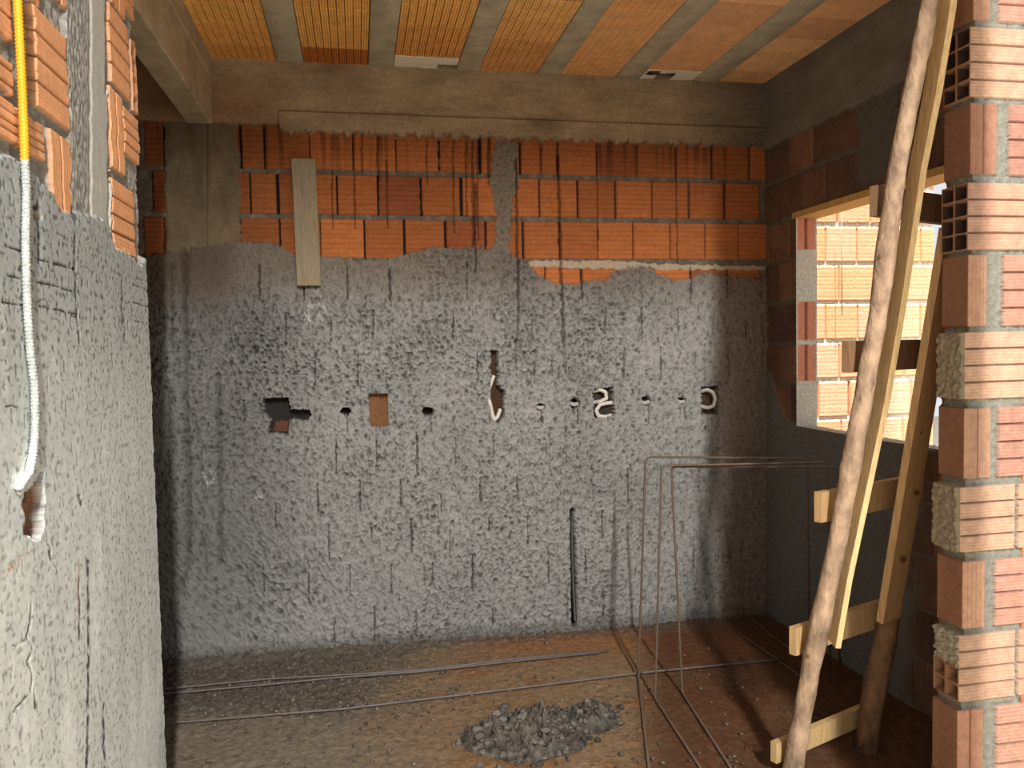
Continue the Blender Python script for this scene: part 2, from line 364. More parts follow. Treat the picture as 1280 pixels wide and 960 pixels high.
# ------------------------------------------------------------------ left wall stub
def build_left():
    Y1 = onX(183, 400, XL)[1]
    y = np.arange(1.28, Y1 + .002, .0034); z = np.arange(-.02, 2.72, .003)
    Y, Z = np.meshgrid(y, z, indexing='ij')
    PX, PY = proj(XL, Y, Z)
    fine = fbm(Y * 200, Z * 200, 9, 2)
    W = 3 * fbm(Y * 40, Z * 40, 2)
    h = -.008 + .006 * fbm(Y * 60, Z * 45, 3); C = np.ones(Y.shape + (3,)) * srgb(150, 146, 136) * (.85 + .3 * fine[..., None])
    def brick(pl, pr, yt, yb, kind, tone=1.0, holes=False):
        nonlocal h, C
        a = onX(pl, yt, XL); b = onX(pl, yb, XL); c = onX(pr, yt, XL)
        ya, yc, zt, zb = a[1], c[1], a[2], b[2]
        wob = .003 * fbm(Y * 30, Z * 30, 12)
        m = (Y + wob > ya) & (Y + wob < yc) & (Z + wob < zt) & (Z + wob > zb)
        t = (Z - zb) / (zt - zb) if kind == 'h' else (Y - ya) / (yc - ya)
        n = 4 if kind == 'h' else max(2, round((yc - ya) / .05))
        gr = np.abs(np.mod(t * n + .5, 1) - .5) * 2            # 0 at grooves
        gm = ss(.16, .05, gr) * (t > .08) * (t < .92)
        rib = np.abs(np.mod(t * n * 5, 1) - .5) * 2
        hb = .004 - .008 * gm - .0012 * ss(.6, 1, rib)
        col = srgb(222, 160, 114) * tone * (1 + .15 * fbm(Y * 20, Z * 20, 14)[..., None])
        col = col * (1 - .12 * ss(.6, 1, rib) - .62 * gm)[..., None]
        if holes:
            u = (Y - ya) / (yc - ya) * 2; v = (Z - zb) / (zt - zb) * 4
            hm = (np.abs(np.mod(u, 1) - .5) < .37) & (np.abs(np.mod(v, 1) - .5) < .38)
            hb = np.where(hm, -.012, .004); col = np.where(hm[..., None], srgb(92, 44, 30), srgb(206, 150, 112) + 0 * col)
        h = np.where(m, hb, h); C = np.where(m[..., None], col, C)
    brick(-25, 10, -40, 20, 'h', .9); brick(39, 79, 4, 128, 'h'); brick(-30, 50, 100, 152, 'h', 1.03); brick(-30, 12, 45, 88, 'h', .85); brick(61, 85, 160, 262, 'v', .92)
    brick(60, 81, -75, -12, 'v', .95); brick(30, 45, -60, -8, 'h', .95)
    brick(134, 157, 2, 98, 'h'); brick(150, 172, -58, 2, 'h', .95); brick(162, 174, 48, 135, 'h', 1, True); brick(135, 151, 106, 206, 'v', 1.02); brick(153, 177, 132, 190, 'h', .98)
    brick(138, 165, 222, 310, 'h', 1.02); brick(134, 150, -110, -4, 'v', .95)
    # dark gap beside the yellow conduit
    m = poly_in(PX + W, PY, [(35, -10), (42, 20), (44, 132), (36, 134), (34, 60)])
    h = np.where(m, -.02, h); C = np.where(m[..., None], srgb(92, 72, 54), C)
    # concrete column
    m = poly_in(PX + .8 * W, PY, [(78, -60), (131, -60), (133, 100), (138, 240), (139, 330), (88, 330), (86, 150)])
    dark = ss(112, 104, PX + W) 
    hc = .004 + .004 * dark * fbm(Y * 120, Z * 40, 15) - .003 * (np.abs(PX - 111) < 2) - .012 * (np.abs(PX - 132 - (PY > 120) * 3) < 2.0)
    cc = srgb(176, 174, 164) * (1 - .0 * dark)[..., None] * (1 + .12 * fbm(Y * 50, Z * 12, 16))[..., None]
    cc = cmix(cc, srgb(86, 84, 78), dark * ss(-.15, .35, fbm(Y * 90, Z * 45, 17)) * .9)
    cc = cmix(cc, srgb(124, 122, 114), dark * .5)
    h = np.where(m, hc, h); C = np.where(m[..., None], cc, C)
    # plaster on the lower part
    top = np.interp(PX, [-60, 0, 12, 25, 45, 60, 70, 85, 100, 118, 130, 138, 142, 155, 166, 172, 190], [192, 194, 196, 206, 226, 240, 262, 268, 266, 272, 278, 306, 312, 316, 326, 332, 300])
    pm = ss(-2.5, 2.5, PY + 2.2 * W - top)
    pit = fbm(Y * 60, Z * 60, 21, 3); pit2 = perlin(Y * 80, Z * 60, 24)
    pits = ss(.30, .50, pit) * .9 + ss(.40, .55, pit2) * .9 + ss(.42, .6, perlin(Y * 60, Z * 120, 28)) * .7
    up = ss(560, 330, PY)
    hp = .010 + .0015 * fbm(Y * 10, Z * 4, 25) - (.0005 + .0008 * up) * np.clip(pits, 0, 1)
    cp = srgb(195, 199, 195) * (1 + .10 * fbm(Y * 5, Z * 3, 26))[..., None] * (1 - .75 * np.clip(pits, 0, 1) * (.7 + .3 * up))[..., None]
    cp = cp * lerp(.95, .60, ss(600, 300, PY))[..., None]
    cp = cmix(cp, srgb(224, 230, 222), ss(.0, .5, fbm(Y * 7, Z * 1.6, 27)) * ss(560, 760, PY) * .6)
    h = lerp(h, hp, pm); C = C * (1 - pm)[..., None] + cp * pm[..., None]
    # open joints and cracks in the coat
    for pts, w, dd in [([(-5, 308), (20, 313)], 1.4, .01), ([(38, 322), (60, 330), (87, 336)], 1.8, .01), ([(-5, 343), (28, 351)], 1.3, .008), ([(40, 353), (62, 357), (88, 366)], 1.6, .01), ([(-5, 378), (30, 383)], 1.2, .008),
                       ([(42, 383), (88, 392)], 1.4, .009), ([(88, 260), (88, 340), (91, 400), (94, 430)], 2.0, .01), ([(150, 395), (151, 428)], 1.0, .004), ([(147, 340), (148, 410)], 1.0, .004), ([(40, 250), (43, 300), (42, 330)], 2.2, .012),
                       ([(162, 356), (180, 363)], 1.2, .008), ([(162, 378), (180, 384)], 1.2, .008), ([(160, 401), (180, 404)], 1.2, .006), ([(32, 750), (31, 780), (26, 795), (33, 812), (27, 828), (34, 845), (30, 862)], 1.5, .012),
                       ([(35, 862), (37, 885)], 1.5, .008), ([(30, 865), (8, 890)], 1.2, .006), ([(8, 808), (25, 800)], 1.4, .006), ([(92, 720), (94, 760), (93, 800)], 1.3, .006), ([(55, 690), (58, 700)], 2, .012), ([(94, 620), (97, 630)], 3, .015),
                       ([(44, 672), (56, 684), (58, 700)], 1.3, .01), ([(0, 508), (18, 508)], 2.0, .008), ([(104, 700), (105, 820), (103, 960)], 2, .004), ([(124, 880), (126, 980)], 2, .003)]:
        g = ss(1.5, .5, seg_dist(PX + .6 * W, PY + .6 * W, pts) / (w * .75)) * ss(-.45, .1, fbm(Y * 45, Z * 45, 41))
        h = h - dd * .3 * g; C = C * (1 - .88 * g)[..., None]
    g = ss(1.4, .6, seg_dist(PX, PY, [(92, 700), (93, 770)]) / 1.2); C = cmix(C, srgb(150, 104, 76), g * .5)
    # broken hole below the conduit showing brick and mortar
    m = poly_in(PX + 1.3 * W, PY + 2 * W, [(40, 592), (48, 590), (48, 640), (46, 668), (38, 674), (22, 668), (24, 650), (20, 632), (24, 614), (34, 606)])
    cb = cmix(np.ones(C.shape) * srgb(124, 84, 56), srgb(84, 76, 62), ss(-.1, .3, fbm(Y * 40, Z * 40, 30)))
    h = np.where(m, -.014 + .008 * fbm(Y * 40, Z * 40, 31), h); C = np.where(m[..., None], cb, C)
    m = poly_in(PX + W, PY + W, [(36, 252), (46, 272), (44, 274), (36, 272)])
    h = np.where(m, -.012, h); C = np.where(m[..., None], srgb(150, 96, 66), C)
    m = ss(4, 1, seg_dist(PX + W, PY + W, [(-4, 718), (12, 704), (30, 688)])) * ss(0, .3, fbm(Y * 80, Z * 80, 33))
    C = cmix(C, srgb(180, 118, 90), m)
    # ragged vertical end of the wall
    Yend = Y1 - .006 + .016 * fbm(Z * 22, Z * 0 + 4, 35) + .006 * fbm(Z * 80, Z * 0 + 4, 36) - .045 * (1-ss(2.02, 2.14, Z)) * 0
    Yw = 1.28 + (Y - 1.28) * (Yend - 1.28) / (Y1 - 1.28)
    rnd_e = ss(Y1 - .012, Y1, Y)
    P = np.stack([XL + h - .016 * rnd_e, Yw, Z], -1)
    C = np.clip(C, .003, .9)
    m = M(); m.grid(P, C, flip=True)
    m.box((XL - .13, -1.6, -.05), (XL - .02, Y1 - .035, 2.75), srgb(170, 168, 160))
    m.box((XL - .02, -1.6, -.05), (XL, 1.285, 2.75), srgb(175, 174, 166))
    # irregular mortar end cap
    zz = np.arange(-.02, 2.72, .006); yy = np.linspace(0, 1, 16); A, B = np.meshgrid(zz, yy, indexing='ij')
    ye = Y1 - .006 + .016 * fbm(A * 22, A * 0 + 4, 35) + .006 * fbm(A * 80, A * 0 + 4, 36) 
    Pc = np.stack([XL - .015 - .115 * B, ye - .02 * B + .01 * fbm(A * 30, B * 4, 37) * B, A], -1)
    m.grid(Pc, np.ones(Pc.shape) * srgb(150, 146, 138), flip=True)
    return struct(m.build('wall_left', mat_attr('smooth_render', .92, (300, .0012, .4), (60, .18))), 'pale grey cement-coated wall stub with bare orange bricks at its top', 'wall'), Y1

# ------------------------------------------------------------------ right wall with the window opening
WJ = onX(995.5, 400, XR)[1]; WS = onX(996, 532, XR)[2]; WT = onX(997, 272, XR)[2]; WN = 2.32; WX = XR + .095
def build_right():
    st = .0055
    y = np.arange(YP + .10, YB + .02, st); z = np.arange(-.04, ZC + .03, st)
    Y, Z = np.meshgrid(y, z, indexing='ij'); fine = fbm(Y * 160, Z * 160, 9, 2)
    n = 3
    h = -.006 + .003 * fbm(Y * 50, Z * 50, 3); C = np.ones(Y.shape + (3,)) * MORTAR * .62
    row = np.floor((ZB - Z) / .2); v = np.mod(ZB - Z, .2)
    off = np.mod(row, 2) * .1
    k = np.floor((Y + off) / .197); u = np.mod(Y + off, .197)
    solid = (v > .018) & (u > .006)
    rib = np.abs(np.mod(u / .02, 1) - .5) * 2
    vert = rnd(row * 7 + k, 4) > .35
    hb = -.002 * ss(.6, 1, rib) * vert
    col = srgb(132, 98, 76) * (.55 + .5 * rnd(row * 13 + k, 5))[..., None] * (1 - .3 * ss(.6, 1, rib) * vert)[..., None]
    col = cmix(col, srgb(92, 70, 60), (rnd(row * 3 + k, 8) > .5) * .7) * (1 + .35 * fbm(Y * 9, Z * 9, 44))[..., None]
    h = np.where(solid, hb, h); C = np.where(solid[..., None], col, C)
    gap = (u <= .006) & (v > .018) & (rnd(row * 5 + k, 9) > .4)
    h = np.where(gap, -.03, h); C = np.where(gap[..., None], GAP, C)
    # mortar bands, a rough pour beside the lintel
    PX, PY = proj(XR, Y, Z)
    m = ss(4, -4, np.abs(PX - 1100) - 26 + 18 * fbm(Y * 14, Z * 14, 12)) * (Z > WT + .05)
    h = lerp(h, .008 + .012 * np.abs(fbm(Y * 40, Z * 40, 13)), m); C = cmix(C, srgb(96, 92, 84), m)
    m = ss(WT + .035, WT + .02, Z) * (Z > WT - .01) * (Y < WJ + .12)
    h = lerp(h, .004, m); C = cmix(C, srgb(104, 96, 86), m)
    # slurry below the sill and beside the window
    top = 1.02 + .05 * fbm(Y * 5, Y * 0, 14) + .25 * ss(3.55, 3.75, Y)
    pm = ss(-.01, .01, top - Z + .015 * fbm(Y * 40, Z * 40, 15)) * lerp(1, .0, ss(2.75, 2.6, Y + .1 * fbm(Y * 6, Z * 6, 16)))
    hp = .008 + .010 * (np.abs(perlin(Y * 55, Z * 45, 17)) - .2)
    h = lerp(h, hp, pm); C = C * (1 - pm)[..., None] + (PLAST * .62 * (1 + .2 * fine[..., None])) * pm[..., None]
    # beam
    bm = ss(-.004, .004, Z - ZB + .012 * fbm(Y * 16, Y * 0, 18) + .03)
    hb = .02 + .002 * fbm(Y * 12, Z * 40, 19)
    cb = srgb(128, 122, 110) * np.clip(.85 + .35 * fbm(Y * 4, Z * 9, 20), .4, 1.4)[..., None]
    h = lerp(h, hb, bm); C = C * (1 - bm)[..., None] + cb * bm[..., None]
    alive = ~((Y < WJ - .003) & (Y > WN) & (Z > WS + .003) & (Z < WT))
    m = M(); m.grid(np.stack([XR - h, Y, Z], -1), np.clip(C, .003, .9), alive)
    x0, x1 = XR + .012, WX
    m.box((x0, WJ + .012, -.05), (x1, YB + .2, ZC + .1), MORTAR); m.box((x0, WN - .6, -.05), (x1, WN, ZC + .1), MORTAR)
    m.box((x0, WN, -.05), (x1, WJ + .012, WS - .012), MORTAR); m.box((x0, WN, WT + .04), (x1, WJ + .012, ZC + .1), MORTAR)
    # reveal by the back corner: brick ends and mortar
    xs = np.arange(XR - .004, WX + .012, .0035); zs = np.arange(WS - .02, WT + .03, .004)
    A, Z2 = np.meshgrid(xs, zs, indexing='ij'); f2 = fbm(A * 90, Z2 * 90, 30)
    PX, PY = proj(A, WJ, Z2)
    hh = .004 + .008 * np.abs(f2); CC = np.ones(A.shape + (3,)) * srgb(206, 198, 184) * (1 + .2 * f2[..., None])
    for (y0, y1) in [(262, 312), (377, 425), (431, 476)]:
        mk = (PY > y0 + 1.5 * f2) & (PY < y1 + 1.5 * f2) & (A > XR + .004) & (A < WX - .0)
        t = (A - XR) / (WX - XR); gr = ss(.10, .04, np.abs(t - .52)); rb = np.abs(np.mod(t * 9, 1) - .5) * 2
        hh = np.where(mk, .002 - .008 * gr - .001 * ss(.5, 1, rb), hh)
        CC = np.where(mk[..., None], srgb(214, 140, 112) * (1 - .5 * gr - .1 * ss(.5, 1, rb))[..., None], CC)
    m.grid(np.stack([A, WJ - hh, Z2], -1), np.clip(CC, .003, .95))
    # sill bed of mortar
    ys = np.arange(WN - .02, WJ + .01, .008); A, Y2 = np.meshgrid(np.arange(XR - .006, WX + .012, .006), ys, indexing='ij'); f2 = fbm(A * 60, Y2 * 60, 31)
    m.grid(np.stack([A, Y2, WS - .006 + .008 * f2], -1), np.ones(A.shape + (3,)) * srgb(176, 168, 154) * (1 + .25 * f2[..., None]))
    m.box((XR - .003, WN - .03, WS - .05), (WX + .005, WN + .008, WT + .02), srgb(190, 120, 90))
    return struct(m.build('wall_right', m_wall), 'dim hollow brick right wall around the window opening', 'wall')

# ------------------------------------------------------------------ front wall end (the sunlit brick pier)
def build_pier():
    XE0 = 1.62
    tz = [onY(1213, v, YP)[2] for v in (33, 128, 228, 318, 415, 510, 608, 702, 793, 886)]
    bz = [onY(1213, v, YP)[2] for v in (121, 218, 312, 408, 499, 598, 690, 785, 876, 984)]
    tz = [tz[0] + .2 * k for k in (3, 2, 1)] + tz + [tz[-1] - .2 * k for k in (1, 2)]
    bz = [bz[0] + .2 * k for k in (3, 2, 1)] + bz + [bz[-1] - .2 * k for k in (1, 2)]
    edge_px = [1218, 1217, 1217, 1213, 1213, 1210, 1210, 1206, 1205, 1200.5, 1203, 1198.5, 1196.5, 1196, 1195]
    ymid = [-200, -100, -15, 77, 172, 270, 362, 456, 553, 648, 743, 834, 935, 1030, 1120]
    ex = [onY(p, q, YP)[0] for p, q in zip(edge_px, ymid)]
    z = np.arange(-.03, 2.72, .0022)
    nS, nF = 44, 112
    s = np.concatenate([np.linspace(-.095, -.001, nS), np.linspace(0, .235, nF)])
    SS, Z = np.meshgrid(s, z, indexing='ij')
    nz = fbm(SS * 60, Z * 60, 3); fine = fbm(SS * 220, Z * 220, 6, 2)
    XEm = np.interp(-z, [-(a + b) / 2 for a, b in zip(tz, bz)], ex)     # mortar edge
    Xl = XEm + .010 + .004 * fbm(z * 40, z * 0, 8)
    h = -.007 + .006 * nz; C = np.ones(SS.shape + (3,)) * srgb(134, 132, 120) * (1 + .25 * nz[..., None]); 
    sideC = np.ones(SS.shape + (3,)) * srgb(140, 132, 116) * (1 + .2 * nz[..., None])
    C = np.where((SS < 0)[..., None], sideC, C)
    front = SS >= 0
    tones = [.95, 1, 1.02, 1.0, .86, .98, .95, 1.02, .9, .97, 1.0, .98, 1.0, .95, 1]
    for k in range(len(tz)):
        full = k % 2 == 1
        inz = (z < tz[k]) & (z > bz[k]); Xl = np.where(inz, ex[k], Xl)
        t = (Z - bz[k]) / (tz[k] - bz[k]); inr = (t > 0) & (t < 1)
        wob = .003 * nz
        base = lerp(srgb(203, 166, 138), srgb(196, 153, 129), rnd(k, 3))
        def face(s0, s1, kind, tone, col, grooves=None):
            nonlocal h, C
            m = front & inr & (SS + wob > s0) & (SS + wob < s1)
            if kind == 'h': q = t * 4
            else: q = (SS - s0) / max(s1 - s0, .01) * max(1, round((s1 - s0) / .048))
            g = np.abs(np.mod(q + .5, 1) - .5) * 2
            interior = (q > .3) & (q < (3.7 if kind == 'h' else round((s1 - s0) / .048) - .3))
            gm = ss(.17, .07, g) * interior
            rb = np.abs(np.mod(q * 5, 1) - .5) * 2
            hb = .004 - .008 * gm - .0016 * ss(.5, 1, rb)
            cc = col * tone * (1 + .10 * fbm(SS * 20 + k, Z * 20, 15))[..., None] * (1 - .16 * ss(.5, 1, rb) - .45 * gm)[..., None]
            h = np.where(m, hb, h); C = np.where(m[..., None], cc, C)
        if full:
            L = {9: .168, 11: .175}.get(k, .19)
            face(-.001, L, 'h', tones[k], base); face(L + .012, .3, 'h', tones[k] * .97, base)
        else:
            w = {2: .048, 4: .078, 6: .056, 8: .080, 10: .068, 12: .078}.get(k, .07)
            face(-.001, w, 'v', tones[k], lerp(srgb(197, 154, 126), srgb(184, 136, 112), rnd(k, 5)))
            face(w + {4: .040, 6: .052, 8: .026, 10: .034, 12: .045}.get(k, .03), .3, 'h', tones[k] * .95, lerp(base, srgb(190, 134, 118), .6))
        # side of the wall end, its shade put into darker brick and cell colours
        side = (SS < 0) & inr
        if full:
            if k in (3, 5, 1, 13):
                u = -SS / .095 * 2; v = t * 4
                hd = (np.abs(np.mod(u, 1) - .5) < .39) & (np.abs(np.mod(v, 1) - .5) < .40); hm = (np.abs(np.mod(u, 1) - .5) < .42) & (np.abs(np.mod(v, 1) - .5) < .425)
                h = np.where(side, np.where(hd, -.07, .003), h)
                C = np.where(side[..., None], np.where(hm[..., None], srgb(60, 42, 34), srgb(146, 106, 80)), C)
            elif k == 11:
                u = -SS / .095 * 2; v = t * 4
                hm = (np.abs(np.mod(u, 1) - .5) < .39) & (np.abs(np.mod(v, 1) - .5) < .40) & (v < 2)
                mo = v > 2.1 + .6 * nz
                h = np.where(side, np.where(mo, .0 + .02 * nz, np.where(hm, -.06, .003)), h)
                C = np.where(side[..., None], np.where(mo[..., None], srgb(158, 146, 124), np.where(hm[..., None], srgb(60, 42, 34), srgb(146, 106, 80))), C)
            else:
                h = np.where(side, .010 + .01 * nz, h); C = np.where(side[..., None], srgb(138, 124, 102) * (1 + .2 * nz[..., None]), C)
        else:
            gr = ss(.05, .02, np.abs(SS + .045))
            h = np.where(side, .001 - .001 * gr, h); C = np.where(side[..., None], srgb(140, 98, 74) * (tones[k] * (1 + .12 * fbm(SS * 15, Z * 8 + k, 16)) - .06 * gr)[..., None], C)
    fade = np.where(front, ss(0, .006, SS), ss(0, .006, -SS))
    h = h * fade
    XX = np.where(front, Xl[None] + SS, Xl[None] - h); YY = np.where(front, YP - h, YP - SS)
    m = M(); m.grid(np.stack([XX, YY, Z], -1), np.clip(C, .003, .9), flip=False)
    m.box((1.70, YP + .012, -.05), (XR + .1, YP + .094, 2.75), srgb(150, 110, 80)); m.box((1.79, YP + .0, -.05), (XR + .1, YP + .012, 2.75), srgb(206, 146, 112))
    # inner face seen from inside the room, coursed brick
    xs = np.arange(1.6, XR, .01); zs = np.arange(-.03, 2.72, .01); A, B = np.meshgrid(xs, zs, indexing='ij')
    A2 = np.maximum(A, np.interp(B, z, Xl)); vv = np.mod(B + .01, .2); cc = np.where((vv < .016)[..., None], MORTAR, ORANGE * (.7 + .3 * rnd(np.floor(B / .2) * 9 + np.floor(A / .2), 2))[..., None])
    m.grid(np.stack([A2, YP + .096 - .004 * (vv < .016), B], -1), cc, flip=True)
    return struct(m.build('wall_front', m_wall), 'light pink hollow brick wall end at the right with open brick cells', 'wall')

# ------------------------------------------------------------------ ceiling: joists and clay infill tiles
JE = [(-.712, -.60)] + [(-.316, -.201), (.084, .196), (.487, .593), (.872, .982), (1.258, 1.377), (1.657, 1.785), (2.05, 2.17)]
def build_ceiling():
    Y0 = 1.95
    j = M()
    for (a, b) in JE[1:7]:
        yy = np.arange(Y0, YB - .018, .03); pr = np.array([(a - .0, .03), (a, .004), (a + .005, 0), (b - .005, 0), (b, .004), (b, .03)])
        Pq = np.zeros((len(yy), len(pr), 3)); Pq[..., 0] = pr[:, 0]; Pq[..., 2] = ZC + pr[:, 1]; Pq[..., 1] = yy[:, None]
        Pq[..., 0] += .002 * fbm(yy * 6 + a * 9, yy * 0, 5)[:, None]
        c = srgb(178, 168, 144) * (1 + .22 * fbm(Pq[..., 0] * 8, Pq[..., 1] * 3, 7))[..., None]
        # thin cross marks of the precast moulds
        j.grid(Pq, c, flip=False)
    t = M()
    for q in range(7):
        a, b = JE[q][1], JE[q + 1][0]
        if q == 0: a = JE[0][1] + .0
        L = .205; y1 = YB - .02; i = 0; oy = .06 * rnd(q, 3)
        if q in (2, 5): y1 = YB - (.13 if q == 2 else .12)
        deep = 1.0 if q < 4 else (.55 if q == 4 else .18)
        while y1 > Y0:
            y0 = y1 - (L - oy if i == 0 else L)
            n = 27 * 4 + 1
            u = np.linspace(0, 1, n); P0 = np.mod(u * 27, 3)
            rib = np.abs(np.mod(u * 27, 1) - .5) * 2
            d = (.0015 + .0012 * deep) * ss(.45, 1, rib) + .006 * deep * ss(.55, 1, rib) * (np.floor(u * 27 + .5) % 3 == 0)
            Pq = np.zeros((2 + 2, n, 3)); ys = [y0 + .0022, y0 + .0035, y1 - .0035, y1 - .0022]
            dz = .002 * (rnd(q * 17 + i, 2) - .5)
            for r in range(4):
                Pq[r, :, 0] = a + .002 + u * (b - a - .004); Pq[r, :, 1] = ys[r]; Pq[r, :, 2] = ZC + .006 + d + dz + (.003 if r in (0, 3) else 0)
            tone = .85 + .35 * rnd(q * 7 + i, 4)
            base = lerp(srgb(246, 178, 98), srgb(240, 184, 134), min(1, max(0, (q - 2) / 3)))
            c = np.ones(Pq.shape) * base * tone * (1 - (.15 + .15 * deep) * ss(.45, 1, rib) - .35 * deep * (d > .004))[None, :, None]
            if q == 2 and False: pass
            if q == 1 and i == 0: c = c * np.array([.42, .28, .22]) / .6
            if q == 1 and i == 0: pass
            t.grid(Pq, np.clip(c, .004, .9), flip=False); i += 1
            y1 = y0
    cj = struct(j.build('trim_1', m_plain), 'row of precast concrete joists across the ceiling', 'joists')
    s = M(); s.box((-2.4, 1.10, ZC + .025), (XR + .11, YB + .2, ZC + .16), srgb(110, 96, 80))
    for q in range(8):
        pass
    s.box((-2.4, 1.10, ZC - .02), (XR + .11, Y0, ZC + .05), srgb(150, 120, 90))
    s.box((-2.4, Y0, ZC), (JE[0][0], YB, ZC + .05), srgb(130, 100, 70))
    sl = struct(s.build('ceiling', m_plain, None, False), 'concrete slab over the room', 'ceiling')
    tl = t.build('clay_infill', m_tile, sl, False)
    return sl

# concrete beam over the left opening
def build_beam():
    m = M()
    n0 = [onZ(177, 70, ZB + .004), onZ(190, 0, ZB + .004)]
    bl, br = onZ(235, 157, ZB + .004), onZ(267, 158, ZB + .004)
    print('BEAM', n0, bl, br, onZ(243, 0, ZC), onZ(265, 75, ZC))
    xl, xr = bl[0], br[0]
    yy = np.arange(1.1, YB - .02, .02); k = 9
    pr = [(xl, ZC), (xl, ZB + .01), (xl + .006, ZB + .004), (xr - .006, ZB + .004), (xr, ZB + .01), (xr, ZB + .2), (xr + .006, ZB + .205), (xr + .006, ZC + .01)]
    P = np.zeros((len(yy), len(pr), 3))
    for i, (a, b) in enumerate(pr):
        P[:, i, 0] = a + .003 * fbm(yy * 3 + i, yy * 0 + b, 3) - .055 * (yy - (YB)) * 0; P[:, i, 1] = yy; P[:, i, 2] = b + .002 * fbm(yy * 5, yy * 0 + i, 4)
    c = srgb(168, 152, 124) * (1 + .25 * fbm(P[..., 1] * 4, P[..., 2] * 20 + P[..., 0] * 9, 6))[..., None]
    m.grid(P, c, flip=True)
    return struct(m.build('trim_2', m_plain, None, False), 'pale concrete beam running over the left opening', 'beam')

# ------------------------------------------------------------------ floor
def build_floor():
    st = .006
    x = np.arange(-1.3, XR + .02, st); y = np.arange(2.15, YB + .02, st)
    X, Y = np.meshgrid(x, y, indexing='ij'); PX, PY = proj(X, Y, 0)
    n1 = fbm(X * 4, Y * 4, 3); n2 = fbm(X * 30, Y * 30, 6); n3 = fbm(X * 110, Y * 110, 9, 2)
    h = .008 * n1 + .004 * n2 + .0022 * n3
    # crumbly mortar fallen along the wall at the left
    cr = ss(560, 400, PX + 60 * n1) * ss(905, 880, PY + 16 * n2) 
    wallb = ss(.16, .03, YB - Y + .05 * n2)
    dens = np.clip(cr + wallb * .9, 0, 1)
    h = h + dens * (.008 + .020 * np.clip(fbm(X * 55, Y * 55, 12), -.2, 1) + .016 * np.clip(perlin(X * 120, Y * 120, 13), -.1, 1)) * (.4 + .6 * ss(-.3, .3, n2))
    h = h + .03 * ss(.10, .0, YB - Y) * ss(.9, -.4, X)
    C = np.ones(X.shape + (3,)) * srgb(158, 130, 98)
    C = cmix(C, srgb(146, 134, 116), ss(620, 300, PX + 90 * n1))
    C = cmix(C, srgb(156, 106, 66), ss(-.05, .5, n1 + .25 * n2) * ss(500, 640, PX) * .85)
    C = cmix(C, srgb(166, 112, 70), ss(835, 800, PY + 15 * n2) * ss(540, 620, PX) * .75)
    C = cmix(C, srgb(100, 62, 36), ss(770, 840, PX + 20 * n2) * .85)  # shadow over the right of the floor painted in as darker brown
    C = cmix(C, srgb(96, 90, 82), dens * .8)
    C = C * (1 + .22 * n2 + .18 * n3)[..., None]
    peb = ss(.42, .6, perlin(X * 60, Y * 60, 21)) * ss(-.2, .3, fbm(X * 6, Y * 6, 22))
    h = h + .006 * peb; C = cmix(C, srgb(88, 78, 66), peb * .6)
    C = C * .70
    fe = ss(0, .12, Y - 2.15); h = h * fe
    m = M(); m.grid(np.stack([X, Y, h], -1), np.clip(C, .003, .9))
    m.box((-2.4, -.4, -.2), (XR + .1, 2.16, -.0), srgb(152, 144, 130)); m.box((-2.4, 2.15, -.2), (-1.29, YB, 0), srgb(130, 118, 100))
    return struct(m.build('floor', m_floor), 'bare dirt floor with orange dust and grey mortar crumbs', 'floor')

build_back(); _, YL1 = build_left(); build_right(); build_pier(); build_ceiling(); build_beam(); build_floor()

# rest of the shell: dim side room on the left, ground outside, neighbour wall seen through the window
m = M(); m.box((-2.5, YL1 - .2, -.05), (-2.38, YB + .1, ZC + .1), srgb(150, 90, 60)); m.box((-2.4, YL1 - .12, -.05), (XL - .10, YL1 - .04, ZC + .1), srgb(150, 90, 60))
struct(m.build('wall_side', m_wall), 'far wall of the dark side room on the left', 'wall')
m = M(); m.box((-14, -16, -.25), (14, 14, -.12), srgb(104, 100, 94))
struct(m.build('ground', m_floor), 'dusty earth around the building', 'ground')

